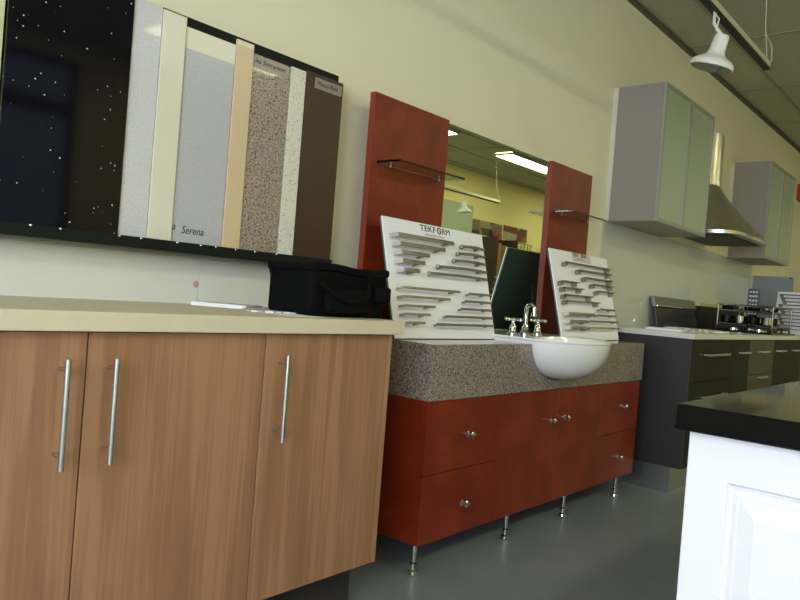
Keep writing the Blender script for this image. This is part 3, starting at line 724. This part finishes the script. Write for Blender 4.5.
# end panel with swatches and a third handle board
e = thing('end_panel', (6.02, -.18, KZ), 'grey upright end panel standing at the far end of the kitchen worktop', 'panel')
obj('board', MB().box(6.002, 6.025, -.36, -.001, KZ, 1.437, .001), M_PANEL, e)
obj('screw_cap', MB().cyl((6.002, -.335, 1.425), (5.998, -.335, 1.425), .009, seg=12), M_BLK, e)
sw = thing('swatch_rack', (5.9, -.06, KZ), 'small black rack of white swatches in front of the grey end panel', 'rack')
b = MB(); b.box(5.85, 5.862, -.10, -.013, KZ, 1.3).box(5.862, 5.95, -.025, -.013, KZ, 1.3)
obj('frame', b, M_BLK, sw)
for i in range(6):
    for j in range(3):
        obj('swatch', MB().box(5.845, 5.85, -.092+j*.027, -.075+j*.027, 1.05+i*.042, 1.07+i*.042), M_PAPER, sw)
rowsC = [(.02+.015*(i % 3), .27-.012*(i % 2), .35-.031*i) for i in range(11)]
T3, M3 = display_board(5.3, -.375, KZ, 'white handle display board at the far right end of kitchen worktop', rowsC, ['ledge']*11, None, w=.3, h=.375, t=.09, turn=True)

# ------------------------------------------------------------------ island at front right
IX, IY, IZ = -.617, -1.623, .86
tag(obj('island_benchtop', MB().box(IX, 1.6, IY-.95, IY, IZ-.0385, IZ, .005, 3), M_GALT, base=(.5, -2.1, IZ-.0385)), 'polished black granite top of the white island at front right', 'benchtop')
isl = thing('island_cabinet', (.5, -2.1, 0), 'white island cabinet with a raised moulded end panel', 'cabinet')
ex = IX+.03; ey0, ey1 = IY-.92, IY-.016
obj('body', MB().box(ex+.02, 1.57, ey0, ey1, .1, IZ-.039).box(ex+.08, 1.5, ey0+.05, ey1-.05, 0, .1), M_ISLE, isl)
# moulded end panel: frame with recessed bead and raised field
fz0, fz1 = .1, IZ-.039
def loop(off, x):
    return [(x, ey1-off, fz0+off), (x, ey0+off, fz0+off), (x, ey0+off, fz1-off*1.15), (x, ey1-off, fz1-off*1.15)]
bm_ = bmesh.new(); lv = []
for off, x in ((0, ex+.0195), (0, ex+.001), (.001, ex), (.058, ex), (.061, ex+.004), (.066, ex+.006), (.072, ex+.0035), (.076, ex+.0035), (.098, ex-.001), (.102, ex-.001)):
    lv.append([bm_.verts.new(q) for q in loop(off, x)])
for A, B in zip(lv, lv[1:]):
    for q in range(4): bm_.faces.new((A[q], A[(q+1) % 4], B[(q+1) % 4], B[q]))
bm_.faces.new(lv[-1]); bm_.faces.new(lv[0]); bmesh.ops.recalc_face_normals(bm_, faces=bm_.faces[:])
mb = MB(); mb.add(bm_); obj('moulded_end_panel', mb, M_ISLE, isl)

# ------------------------------------------------------------------ track lights
def track(x0, x1, y, z, lab):
    t = thing('light_track', ((x0+x1)/2, y, z), lab, 'light track', 'ceiling-hung light tracks')
    obj('rail', MB().box(x0, x1, y-.016, y+.016, z, z+.03, .002), M_TRACK, t)
    obj('slot', MB().box(x0, x1-.004, y-.016, y+.016, z-.014, z), M_TRACKB, t)
    b = MB(); b.tube([(x1-.02, y, z+.03), (x1-.1, y, z+.2), (x1-.16, y, HC)], .0022, 8)
    b.tube([(x1, y, z+.02), (x1+.035, y-.01, z+.05), (x1+.01, y-.012, z+.12), (x1-.07, y, z+.16)], .003, 8)
    b.tube([(x0+.5, y, z+.03), (x0+.5, y, HC)], .0022, 8)
    obj('hanging_wire', b, M_TRACK, t)
    return t
def spot(x, y, z, tilt, lab):
    """z is the height of the front glass centre"""
    t = thing('spotlight', (x, y, z+.2), lab, 'spotlight', 'white reflector spotlights on tracks')
    R = Matrix.Translation((x, y, z)) @ Matrix.Rotation(tilt[0], 4, Vector((.76, .65, 0))) @ Matrix.Rotation(tilt[1], 4, Vector((.65, -.76, 0))) @ Matrix.Scale(.96, 4)
    obj('shade', MB().lathe([(.093, .006), (.1, .008), (.101, .018), (.097, .032), (.082, .046), (.058, .058), (.043, .071), (.037, .09), (.034, .15), (.03, .162), (0, .166)], (0, 0, 0), M=R, seg=40), M_LAMPW, t, smooth=40)
    obj('glass_front', MB().lathe([(0, .004), (.093, .004), (.093, .012), (.03, .03), (0, .03)], (0, 0, 0), M=R, seg=32), M_LENS, t, smooth=40)
    top = R @ Vector((0, 0, .16))
    obj('stem', MB().tube([top, (top.x, y, z+.21), (top.x, y, 2.386)], .007), M_LAMPW, t, smooth=40)
    obj('cable', MB().tube([R @ Vector((0, 0, .15)), R @ Vector((-.045, .02, .17)), R @ Vector((-.05, .02, .22)), (x-.02, y, 2.386)], .003, 8), M_LAMPW, t, smooth=40)
    return t
track(-.4, 2.62, -.86, 2.4, 'cream light track hung from the ceiling in front of the wall cabinets')
track(3.0, 7.05, -3.94, 2.4, 'cream light track hung near the opposite wall, seen in the mirror')
spot(1.70, -.86, 2.127, (.20, .19), 'white spotlight hanging at the top right above the grey wall cabinet')
spot(6.22, -3.94, 2.14, (0, .1), 'white spotlight on the far track, seen in the mirror')

# ------------------------------------------------------------------ along the opposite wall (seen in the mirror)
tag(obj('poster', MB().box(7.56, 8.46, YO, YO+.015, 2.03, 2.25), M_POST1, base=(8, YO, 2.03)), 'dark kitchen photo poster over the sample rack, seen in the mirror', 'poster', 'posters on the opposite wall')
tag(obj('poster', MB().box(8.52, 9.27, YO, YO+.015, 2.03, 2.26), M_POST2, base=(8.9, YO, 2.03)), 'paler kitchen photo poster over the wire grid, seen in the mirror', 'poster', 'posters on the opposite wall')
for x, z, lab in ((8.3, 2.04, 'small red price tag on the dark poster'), (8.44, 1.34, 'small red tag low beside the wire grid')):
    tag(obj('price_tag', MB().box(x-.14, x+.14, YO+.03, YO+.034, z-.05, z+.05), M_INKR, base=(x, YO+.03, z)), lab, 'tag')
rk = thing('sample_rack', (8.2, YO+.2, 0), 'rack of upright brown and cream door samples, seen in the mirror', 'rack')
obj('frame', MB().box(7.9, 7.93, YO+.01, YO+.3, 0, 2.0).box(8.5, 8.53, YO+.01, YO+.3, 0, 2.0).box(7.93, 8.5, YO+.01, YO+.03, 0, 2.0).box(7.93, 8.5, YO+.03, YO+.3, .9, .93), M_MUD, rk)
for i, (x, mat) in enumerate(((7.94, M_MUD), (8.03, M_STCR), (8.14, M_MUD), (8.24, M_TAN), (8.36, M_TAN))):
    o = obj('door_sample', MB().box(x, x+.085, YO+.1, YO+.12, .931, 1.99-.02*i), mat, base=(x, YO+.11, .931))
    tag(o, ('dark brown door sample nearest the left end of the rack', 'cream door sample second in the rack', 'dark door sample in the middle of the rack', 'tan door sample fourth in the rack', 'tan door sample next to the wire grid')[i], 'door sample', 'door samples in the rack')
b = MB()
for i in range(8): b.cyl((8.62+i*.11, YO+.04, 0 if i in (0, 7) else .9), (8.62+i*.11, YO+.04, 2.0), .006, seg=8)
for i in range(11): b.cyl((8.6, YO+.045, .9+i*.11), (9.42, YO+.045, .9+i*.11), .006, seg=8)
g = thing('wire_grid', (9.0, YO+.04, 0), 'brown wire grid panel on the yellow-lit wall, seen in the mirror', 'grid')
obj('wires', b, plain('brown wire', (120, 92, 50), .4, metal=.3), g)

# ------------------------------------------------------------------ camera, light, view
cam = bpy.data.cameras.new('camera'); cam.sensor_width = 36; cam.lens = 719.08/800*36; cam.clip_start = .02
co = bpy.data.objects.new('camera', cam); COL.objects.link(co)
yw, pt, rl = [math.radians(v_) for v_ in (49.4976, -.5569, 4.4928)]
F = Vector((math.sin(yw)*math.cos(pt), math.cos(yw)*math.cos(pt), math.sin(pt))); R0 = Vector((math.cos(yw), -math.sin(yw), 0)); U0 = R0.cross(F)
R_ = R0*math.cos(rl)+U0*math.sin(rl); U_ = U0*math.cos(rl)-R0*math.sin(rl)
co.matrix_world = Matrix(((R_.x, U_.x, -F.x, -1.6948), (R_.y, U_.y, -F.y, -1.9963), (R_.z, U_.z, -F.z, .9903), (0, 0, 0, 1)))
sc = bpy.context.scene; sc.camera = co
w = bpy.data.worlds.new('world'); sc.world = w; w.use_nodes = True
w.node_tree.nodes['Background'].inputs['Color'].default_value = (.8, .87, 1, 1); w.node_tree.nodes['Background'].inputs['Strength'].default_value = .3
sc.view_settings.view_transform = 'Standard'; sc.view_settings.look = 'None'; sc.view_settings.gamma = 1; sc.view_settings.use_curve_mapping = False
sc.view_settings.exposure = 0.1
try: sc.cycles.use_denoising = True; sc.cycles.max_bounces = 10; sc.cycles.diffuse_bounces = 6; sc.cycles.sample_clamp_indirect = 6
except Exception: pass
